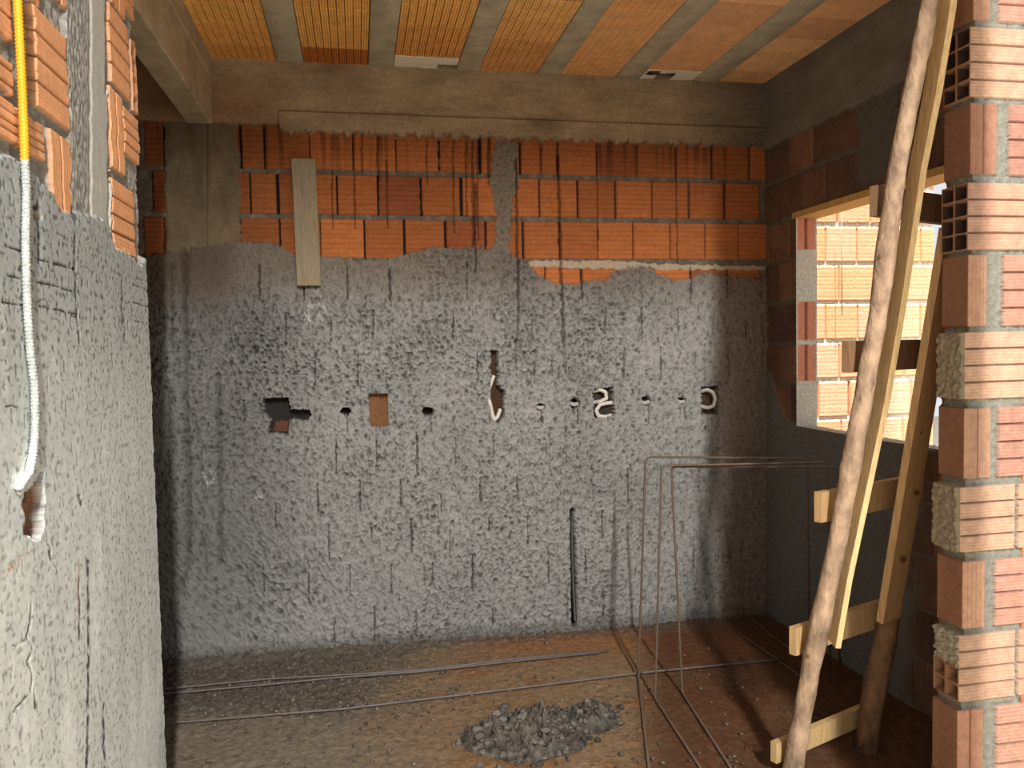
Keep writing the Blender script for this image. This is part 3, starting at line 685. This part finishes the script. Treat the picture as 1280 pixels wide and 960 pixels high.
def build_outside():
    YN = 3.80
    xe = onY(1167, 330, YN)[0]
    x = np.arange(WX + .002, xe, .006); z = np.arange(-.1, 3.0, .006)
    X, Z = np.meshgrid(x, z, indexing='ij'); PX, PY = proj(X, YN, Z); f = fbm(X * 50, Z * 50, 4)
    zj = [onY(1060, v, YN)[2] for v in (281, 329.5, 378, 426, 474, 522)]
    h = -.004 + .004 * f; C = np.ones(X.shape + (3,)) * srgb(206, 196, 178) * (1 + .15 * f[..., None])
    tops = [zj[0] + .19] + zj; tops = [tops[0] + .19] + tops + [zj[-1] - .19 * k for k in (1, 2, 3, 4)]
    js = [[], [1047, 1087, 1130], [1031.5, 1071, 1111, 1150], [1049, 1092, 1128, 1168], [1031.5, 1072, 1112, 1150], [1049, 1090, 1130], [1022, 1061, 1100, 1139], [1051, 1090, 1129], [1030, 1070, 1110, 1150], [], [], []]
    for r in range(len(tops) - 1):
        zt, zb = tops[r] - .012, tops[r + 1] + .008
        e = [WX - .1] + [onY(p, 400, YN)[0] for p in (js[r] or [1040, 1080, 1120, 1160])] + [xe + .2]
        e = np.array(e); k = np.searchsorted(e, X) - 1
        d = np.minimum(X - e[np.clip(k, 0, len(e) - 2)], e[np.clip(k + 1, 0, len(e) - 1)] - X)
        s = (Z < zt + .003 * f) & (Z > zb + .003 * f) & (d > .004)
        gp = (Z < zt) & (Z > zb) & (d <= .004)
        rb = np.abs(np.mod((Z - zb) / (zt - zb) * 9, 1) - .5) * 2
        col = lerp(srgb(218, 150, 106), srgb(214, 160, 132), rnd(k * 3 + r, 2)[..., None]) * (1 - .12 * ss(.6, 1, rb))[..., None]
        h = np.where(s, .003 - .0015 * ss(.6, 1, rb), h); C = np.where(s[..., None], col, C)
        h = np.where(gp, -.015, h); C = np.where(gp[..., None], srgb(150, 96, 70), C)
    m = M(); m.grid(np.stack([X, YN - h, Z], -1), np.clip(C, .003, .9))
    m.box((WX + .002, YN + .02, -.1), (xe - .005, YN + .1, 3.0), MORTAR)
    return struct(m.build('wall_outside', m_wall), 'sunlit brick wall beyond the window opening', 'wall')
build_outside()

# lintel board over the window
lin = M(); lin.beam((XR + .052, WN - .12, WT + .012), (XR + .052, WJ + .02, WT + .012), (1, 0, 0), .125, (0, 0, 1), .028, srgb(206, 164, 96))
tag(place(lin.build('lintel_board', m_wood, None, False)), 'yellow timber board laid over the window opening', 'board')

# ------------------------------------------------------------------ board on the back wall
b = M()
p0, p1 = onY(379.5, 199, YB - .045), onY(386.5, 357, YB - .045)
b.beam(p0, p1, (1, 0, 0), .104, (0, 1, 0), .024, srgb(138, 124, 100))
tag(place(b.build('wooden_board', m_wood, None, False)), 'short grey-brown wooden board fixed upright against the back wall bricks', 'board')

# ------------------------------------------------------------------ rough ladder
RD = np.array([.93, .367, 0.]); RN = np.array([.367, -.93, 0.])
axis = [(1168, -45), (1162, 5), (1149, 70), (1131, 160), (1117, 240), (1097, 400), (1082, 480), (1061, 600), (1042, 700), (1020, 800), (1002, 900), (993, 955), (987, 985)]
def ladY(py): return lerp(1.86, 2.28, py / 960.)
pole = np.array([onY(px, py, ladY(py)) for px, py in axis])
foot = pole[-1] + (pole[-1] - pole[-2]) / abs((pole[-1] - pole[-2])[2]) * (pole[-1][2] - .03)
pole = np.vstack([pole, foot])
lad = empty('wooden_ladder', (pole[-1][0], pole[-1][1], 0))
tag(lad, 'makeshift wooden ladder of a round log, battens and nailed rungs leaning by the pier', 'ladder')
t = np.linspace(0, len(pole) - 1, 90); pl = np.stack([np.interp(t, np.arange(len(pole)), pole[:, k]) for k in range(3)], 1)
for _ in range(3): pl[1:-1] = (pl[:-2] + 2 * pl[1:-1] + pl[2:]) / 4
rr = lerp(.020, .031, np.linspace(0, 1, 90) ** .8)
for q in (12, 31, 47, 60, 71): rr[q] += .004; rr[q - 1] += .002; rr[q + 1] += .002
cc = srgb(158, 132, 108) * (1 + .35 * fbm(np.linspace(0, 22, 90), np.zeros(90) + 3, 5))[:, None]
pm_ = M(); pm_.tube(pl, rr, cc, 18, True, .22)
for q, sgn in ((31, -1), (52, 1), (63, -1), (58, 1)):       # cut branch stubs
    pm_.tube([pl[q], pl[q] + np.array([.8 * sgn, -.5, .3]) * (rr[q] + .008)], [.008, .005], srgb(120, 88, 64), 7)
rehome(pm_.build('log_stile', m_bark), lad)
# square batten alongside
bt = [(1185, -40), (1183, 10), (1165, 120), (1147, 212), (1123, 375), (1102, 500), (1077, 620), (1056, 720), (1042, 803)]
bp = np.array([onY(px, py, ladY(py) + .03) for px, py in bt])
bm_ = M()
for a, b_ in ((0, 4), (4, 8)): pass
d0 = bp; 
V = []
up = (bp[-1] - bp[0]) / np.linalg.norm(bp[-1] - bp[0])
W2 = np.array([.985, -.17, 0]); W2 = W2 - up * (W2 @ up); W2 /= np.linalg.norm(W2); T2 = np.cross(up, W2)
for p in bp:
    for a, b_ in ((-1, -1), (1, -1), (1, 1), (-1, 1)): V.append(p + W2 * .0085 * a + T2 * .034 * b_)
f = [(0, 1, 2, 3), tuple(range(len(V) - 4, len(V)))[::-1]]
for i in range(len(bp) - 1):
    for j in range(4): f.append((i*4+j, (i+1)*4+j, (i+1)*4+(j+1) % 4, i*4+(j+1) % 4))
bm_.add(V, f, srgb(214, 182, 132))
rehome(bm_.build('batten', m_wood, None, False), lad)
# rungs nailed behind the log
def solve_len(p, pxr):
    L = .1
    while L < 1.2 and proj(*(p + RD * L))[0] < pxr: L += .003
    return L
rend = []
for i, (xl, yt, yb, xr, hgt, colr) in enumerate([(1092, 234, 268, 1200, .085, (120, 92, 68)), (1056.5, 425, 467, 1185, .092, (130, 98, 70)), (1022, 612, 656, 1150, .092, (176, 142, 98)),
                                     (990.5, 781, 822, 1124, .088, (184, 150, 104)), (967, 926, 955, 1084, .066, (196, 164, 114))]):
    yc = (yt + yb) / 2
    p = onY(xl, yc, ladY(yc) + .052)
    L = solve_len(p, xr); p1 = p + RD * L
    r_ = M(); r_.beam(p, p1, (0, 0, 1), hgt, RN, .024, srgb(*colr))
    o = rehome(r_.build('rung', m_wood, None, False), lad); rend.append(p1)
# plank stile at the right and the rough log below it
pk0, pk1 = onY(1190, 285, 2.03), onY(1110, 774, 2.265)
up = (pk1 - pk0) / np.linalg.norm(pk1 - pk0); wn = RD - up * (RD @ up); wn /= np.linalg.norm(wn); tn = np.cross(up, wn)
k_ = M(); k_.beam(pk0, pk1, wn, .092, tn, .024, srgb(184, 148, 104)); 
a_, b_ = np.meshgrid(np.linspace(-.5, .5, 30), np.linspace(0, 1, 160), indexing='ij')
nf = tn if tn[1] < 0 else -tn
Pk = pk0 + b_[..., None] * (pk1 - pk0) + a_[..., None] * wn * .0915 + nf * .0128
KX, KY = proj(Pk[..., 0], Pk[..., 1], Pk[..., 2]); Ck = srgb(160, 124, 84) * (1 + .14 * fbm(a_ * 5, b_ * 2.2, 7) + .08 * np.sin(a_ * 60 + 6 * fbm(a_ * 2, b_ * 3, 9)))[..., None]
for kx, ky, kr in ((1146, 616, 5), (1129, 699, 5.5), (1152, 540, 2.5)):
    Ck = cmix(Ck, srgb(96, 64, 42), ss(kr, kr * .6, np.hypot(KX - kx, KY - ky)))
k_.grid(Pk, np.clip(Ck, .01, .9))
rehome(k_.build('plank_stile', m_wood, None, False), lad)
lg = np.array([onY(px, py, yq) for px, py, yq in ((1116, 740, 2.34), (1106, 800, 2.37), (1096, 850, 2.39), (1086, 905, 2.41), (1078, 960, 2.43))])
lg = np.vstack([lg, lg[-1] + (lg[-1] - lg[-2]) * ((lg[-1][2] - .03) / abs(lg[-1][2] - lg[-2][2]))])
l_ = M(); l_.tube(lg, [.032, .036, .038, .038, .036, .036], srgb(120, 90, 66), 14, True, .25, 8); rehome(l_.build('log_foot', m_bark), lad)

# ------------------------------------------------------------------ steel rods
def arc_corner(a, b, c, r, n=6):
    a, b, c = map(np.asarray, (a, b, c)); u = (a - b) / np.linalg.norm(a - b); v = (c - b) / np.linalg.norm(c - b)
    p, q = b + u * r, b + v * r; return [(1 - s) ** 2 * p + 2 * s * (1 - s) * b + s * s * q for s in np.linspace(0, 1, n)]
def frame(foot_px, base_px, top_px, rtop_px, rbot_y, label, rad=.0046):
    base = onZ(*base_px, .012); ft = onZ(*foot_px, .010)
    tl = onY(*top_px, base[1]); tr = onY(*rtop_px, base[1] - .03)
    rb = np.array([tr[0] + .01, tr[1], .012]) if rbot_y is None else onY(rtop_px[0] + 3, rbot_y, tr[1])
    pts = [ft] + arc_corner(ft, base, tl, .02) + arc_corner(base, tl, tr, .03) + arc_corner(tl, tr, rb, .03) + [rb]
    m = M(); m.tube(pts, rad, srgb(92, 76, 64), 8)
    return tag(place(m.build('bent_rebar', m_steel)), label, 'rebar', 'bent rebar frames standing on the floor')
frame((814, 985), (798, 846), (807, 571), (1009, 573), None, 'bent steel rod frame with the leftmost upright, tallest of three')
frame((892, 985), (819, 873), (827, 582), (1035, 578), None, 'bent steel rod frame between the other two, middle upright')
frame((930, 985), (853, 866), (839, 583), (1047, 584), None, 'bent steel rod frame with the rightmost upright of three')
def rod(pxs, label, rad=.004, dz=.012, name='steel_rod'):
    pts = np.array([onZ(x, y, dz) for x, y in pxs])
    m = M(); m.tube(pts, rad, srgb(100, 94, 88), 8)
    return tag(place(m.build(name, m_steel)), label, 'rebar', 'straight steel rods on the floor')
rod([(140, 867), (198, 862), (330, 849), (420, 844), (520, 838), (640, 824), (762, 813)], 'long steel rod near the back wall, rear one of the close pair', .0042, .022)
rod([(140, 873), (198, 868), (330, 856), (420, 847), (520, 840), (640, 826.5), (750, 815.5)], 'long steel rod near the back wall, front one of the close pair', .0042, .022)
rod([(130, 912), (198, 905), (330, 894), (430, 886), (640, 861), (800, 841), (985, 823)], 'long single steel rod lying in front of the close pair', .0044, .018)
rod([(921, 789), (958, 815), (1002, 846)], 'short thin rod on the dark floor at right, left of two', .003, .012)
rod([(941, 775), (962, 793), (1000, 820)], 'short thin rod on the dark floor at right, nearest the back corner', .003, .012)

# ------------------------------------------------------------------ conduits
def corr(m, pts, r, col, pitch=.006, n=10, sub=None):
    pts = np.asarray(pts, float); seg = np.r_[0, np.cumsum(np.linalg.norm(np.diff(pts, axis=0), axis=1))]
    k = int(seg[-1] / pitch * 4) + 2; s = np.linspace(0, seg[-1], k)
    p = np.stack([np.interp(s, seg, pts[:, i]) for i in range(3)], 1)
    for _ in range(6): p[1:-1] = (p[:-2] + 2 * p[1:-1] + p[2:]) / 4
    rad = r * (1 + .13 * np.cos(s / pitch * 2 * np.pi)); m.tube(p, rad, col, n)
cx = XL + .012
c1 = [onX(px, py, cx + .004) for px, py in ((20, -60), (22, 0), (25, 60), (28, 120), (30, 165), (31, 205))]
c2 = [onX(px, py, cx + .006) for px, py in ((31, 200), (33, 235), (32, 300), (33, 350), (35, 400), (38, 440), (43, 480), (44, 520), (43, 550), (40, 575), (36, 592), (28, 602), (23, 612))]
cd = empty('corrugated_conduit', tuple(c2[-1])); tag(cd, 'yellow corrugated conduit running down the left wall, lower half white with cement', 'conduit')
m = M(); corr(m, c1, .0072, srgb(214, 158, 28), .0065); rehome(m.build('yellow_tube', m_plast), cd)
m = M(); corr(m, c2, .0066, srgb(178, 182, 178), .0065); o = rehome(m.build('coated_tube', m_mort), cd); o['label'] = 'white cement-smeared lower tube'
m = M(); m.blob(onX(25, 606, cx + .004), (.008, .012, .017), srgb(180, 186, 180), 3); rehome(m.build('cement_dab', m_mort), cd)

def wallpts(pxs, yy): return [onY(x, y, YB - d) for (x, y), d in zip(pxs, yy)]
cg = 'conduit ends sticking out of the back wall'
def loop(pxs, deps, label, col=(198, 190, 178)):
    m = M(); corr(m, wallpts(pxs, deps), .0092, srgb(*col), .007, 10); return tag(m.build('conduit_end', m_plast), label, 'conduit', cg)
loop([(617, 470), (612, 484), (610, 496), (613, 506), (615, 516), (618, 525), (622, 521), (625, 512)], [-.03, -.01, .004, .008, .008, .006, 0, -.03], 'pale hooked conduit end in the tall slot of the back wall')
loop([(742, 489), (750, 487), (757, 490), (758, 498), (750, 502), (743, 503)], [-.035, .0, .012, .014, .010, -.03], 'pale conduit bend in the square box, upper curve of the S')
loop([(767, 503), (758, 504), (750, 506), (745, 513), (748, 520), (757, 521), (764, 519)], [-.03, .0, .012, .016, .012, .0, -.035], 'pale conduit bend in the square box, lower curve of the S')
loop([(877, 489), (884, 487), (891, 490), (894, 498), (892, 507), (885, 510), (877, 508)], [-.03, .0, .012, .016, .012, .0, -.03], 'pale C-shaped conduit bend in the rightmost box of the back wall')
for pxs, lb in (([(669, 508), (675, 510), (682, 508)], 'pale conduit glimpse in the first small hole right of the tall slot'), ([(711, 503), (717, 506), (724, 504)], 'pale conduit glimpse in the small hole just left of the square box'),
                ([(800, 502), (806, 504), (813, 501)], 'pale conduit glimpse in the first small hole right of the square box'), ([(846, 501), (851, 503), (857, 501)], 'pale conduit glimpse in the second small hole right of the square box')):
    loop(pxs, [-.03, -.008, -.03], lb, (170, 164, 154))
m = M(); corr(m, wallpts([(714.5, 646), (715.5, 700), (717, 740), (719, 776)], [-.036, -.028, -.016, .0]), .009, srgb(62, 58, 54), .007)
tag(m.build('dark_conduit', m_plast), 'dark conduit inside the tall slot down to the floor', 'conduit')

# ------------------------------------------------------------------ foam strips in the ceiling
def foam(a, b, yd, label, nib):
    m = M(); n = 24; x = np.linspace(a + .003, b - .003, n); y = np.linspace(0, 1, 8); A, B = np.meshgrid(x, y, indexing='ij')
    yf = YB - yd + .012 * fbm(A * 20, A * 0 + 3, 4)
    Yc = yf + (YB - .024 - yf) * B
    Zc = ZC + .004 + .004 * fbm(A * 16, Yc * 30, 6)
    al = ~nib(A, B)
    m.grid(np.stack([A, Yc, Zc], -1), np.ones(A.shape + (3,)) * srgb(236, 228, 210), al, flip=True)
    m.grid(np.stack([A, Yc, Zc + .03], -1), np.ones(A.shape + (3,)) * srgb(120, 110, 96))
    m.grid(np.stack([np.stack([A[:, 0], A[:, 0]], 1), np.stack([Yc[:, 0], Yc[:, 0]], 1), np.stack([Zc[:, 0], Zc[:, 0] + .03], 1)], -1), np.ones((n, 2, 3)) * srgb(236, 228, 210))
    return tag(place(m.build('foam_strip', m_foam, None, False)), label, 'foam strip', 'white foam strips closing the ceiling bays')
foam(JE[2][1], JE[3][0], .16, 'white foam strip at the ceiling edge, left one between middle joists', lambda A, B: (A > .40) & (A < .49) & (B > .62))
foam(JE[5][1], JE[6][0], .145, 'white foam strip at the ceiling edge, right one with a dark torn hole', lambda A, B: ((A > 1.46) & (A < 1.53) & (B > .3) & (B < .95)) | ((A < 1.45) & (B < .45) & (B > .2) & (A > 1.40)))

# ------------------------------------------------------------------ mortar heap and crumbs
hc = onZ(655, 924, 0); h2 = onZ(732, 900, 0)
m = M(); st = .0055
gx = np.arange(-.36, .44, st); gy = np.arange(-.26, .30, st); A, B = np.meshgrid(gx, gy, indexing='ij'); X = hc[0] + A; Y = hc[1] + B
n1 = fbm(X * 9, Y * 9, 5); n2 = perlin(X * 34, Y * 34, 6); n3 = perlin(X * 75, Y * 75, 8)
e1 = 1 - np.hypot(A / .225, B / .165) + .32 * n1; e2 = 1 - np.hypot((X - h2[0]) / .14, (Y - h2[1]) / .11) + .3 * n1
core = np.maximum(ss(0, .75, e1), .62 * ss(0, .7, e2) * (1 - .75 * ss(.55, .95, e2)))
Zh = core * (.06 + .05 * n2 + .025 * n3 + .03 * n1) + .004
al = np.maximum(e1, e2) > -.02
C = srgb(100, 94, 85) * np.clip(.75 + .55 * n2 + .35 * n3, .25, 1.6)[..., None]
m.grid(np.stack([X, Y, np.maximum(Zh, .004)], -1), C, al)
for i in range(760):
    a = random.uniform(0, 2 * math.pi); big = random.random() < .66
    r = min(1.25, abs(random.gauss(.55, .38))); q = .0025 + .0125 * random.random() ** 2.6
    x_, y_ = (hc[0] + math.cos(a) * r * .225, hc[1] + math.sin(a) * r * .165) if big else (h2[0] + math.cos(a) * r * .14, h2[1] + math.sin(a) * r * .11)
    ii = min(max(int((x_ - hc[0] + .36) / st), 0), len(gx) - 1); jj = min(max(int((y_ - hc[1] + .26) / st), 0), len(gy) - 1)
    m.blob((x_, y_, max(.006, Zh[ii, jj] * al[ii, jj]) + q * .2), (q * random.uniform(.8, 1.5), q * random.uniform(.7, 1.3), q * random.uniform(.5, 1.0)), srgb(104, 98, 89) * random.uniform(.4, 1.45), i, 7)
tag(place(m.build('mortar_heap', m_mort)), 'lumpy heap of dark grey wet mortar dumped on the dirt floor', 'mortar heap')
m = M()
for i in range(1500):
    if random.random() < .62: px, py = random.gauss(390, 110), random.gauss(868, 26)
    else: px, py = random.uniform(190, 960), random.uniform(800, 960)
    if py < 800 or px < 150: continue
    p = onZ(px, py, .006)
    if p[1] > YB - .05 or math.hypot((p[0] - hc[0]) / .34, (p[1] - hc[1]) / .24) < 1: continue
    q = .0018 + .0065 * random.random() ** 3
    m.blob((p[0], p[1], q * .5 + .006), (q * 1.2, q, q * .8), srgb(118, 108, 94) * random.uniform(.4, 1.2), i, 4)
tag(m.build('mortar_crumbs', m_mort), 'scattered grey mortar crumbs over the dirt floor', 'crumbs', None, 'stuff')

# thin wire outside the window
m = M(); m.tube([onY(1052, 262, 3.74), onY(1052.3, 330, 3.74), onY(1052.5, 394, 3.74)], .0022, srgb(120, 110, 100), 6)
tag(m.build('hanging_wire', m_steel), 'thin wire hanging before the sunlit wall outside the window', 'wire')
m = M(); m.box((1.23, .46, -.15), (1.36, .58, 3.1), srgb(168, 160, 146))  # post added out of view to block the lamp at the right
struct(m.build('shadow_post', m_plain, None, False), 'added unseen post that casts the shadow edge on the back wall', 'light blocker')
# ------------------------------------------------------------------ camera, sky, lamps
cam = bpy.data.cameras.new('camera'); co = bpy.data.objects.new('camera', cam); COL.objects.link(co)
cam.sensor_width = 36; cam.lens = F / 1280 * 36; cam.clip_start = .02
right, down, fwd = R[:, 0], R[:, 1], R[:, 2]
mw = Matrix.Identity(4)
for i in range(3): mw[i][0] = right[i]; mw[i][1] = -down[i]; mw[i][2] = -fwd[i]
mw[2][3] = H; co.matrix_world = mw; S.camera = co

w = bpy.data.worlds.new('sky'); S.world = w; w.use_nodes = True
bg = w.node_tree.nodes['Background']; bg.inputs['Color'].default_value = (.93, .97, 1.0, 1); bg.inputs['Strength'].default_value = .85
def look(o, d): o.rotation_euler = Vector(d).to_track_quat('-Z', 'Y').to_euler()
sun = bpy.data.lights.new('sun', 'SUN'); sun.energy = 21; sun.angle = .01; sun.color = (1, .93, .82)
so = bpy.data.objects.new('sun', sun); COL.objects.link(so); so.location = (3, -4, 8); look(so, (.0, .27, -.963))
# area lamp added behind the camera, stands in for narrow skylight on the back wall
ar = bpy.data.lights.new('daylight', 'AREA'); ar.shape = 'RECTANGLE'; ar.size = .12; ar.size_y = 1.65; ar.energy = 620; ar.color = (1, .97, .94)
ao = bpy.data.objects.new('daylight', ar); COL.objects.link(ao); ao.location = (.50, -3.5, 4.03); look(ao, (.1, 7.3, -3.0))

S.view_settings.view_transform = 'Standard'; S.view_settings.look = 'None'; S.view_settings.exposure = 0; S.view_settings.gamma = 1
S.cycles.max_bounces = 8; S.cycles.diffuse_bounces = 5; S.cycles.use_denoising = True
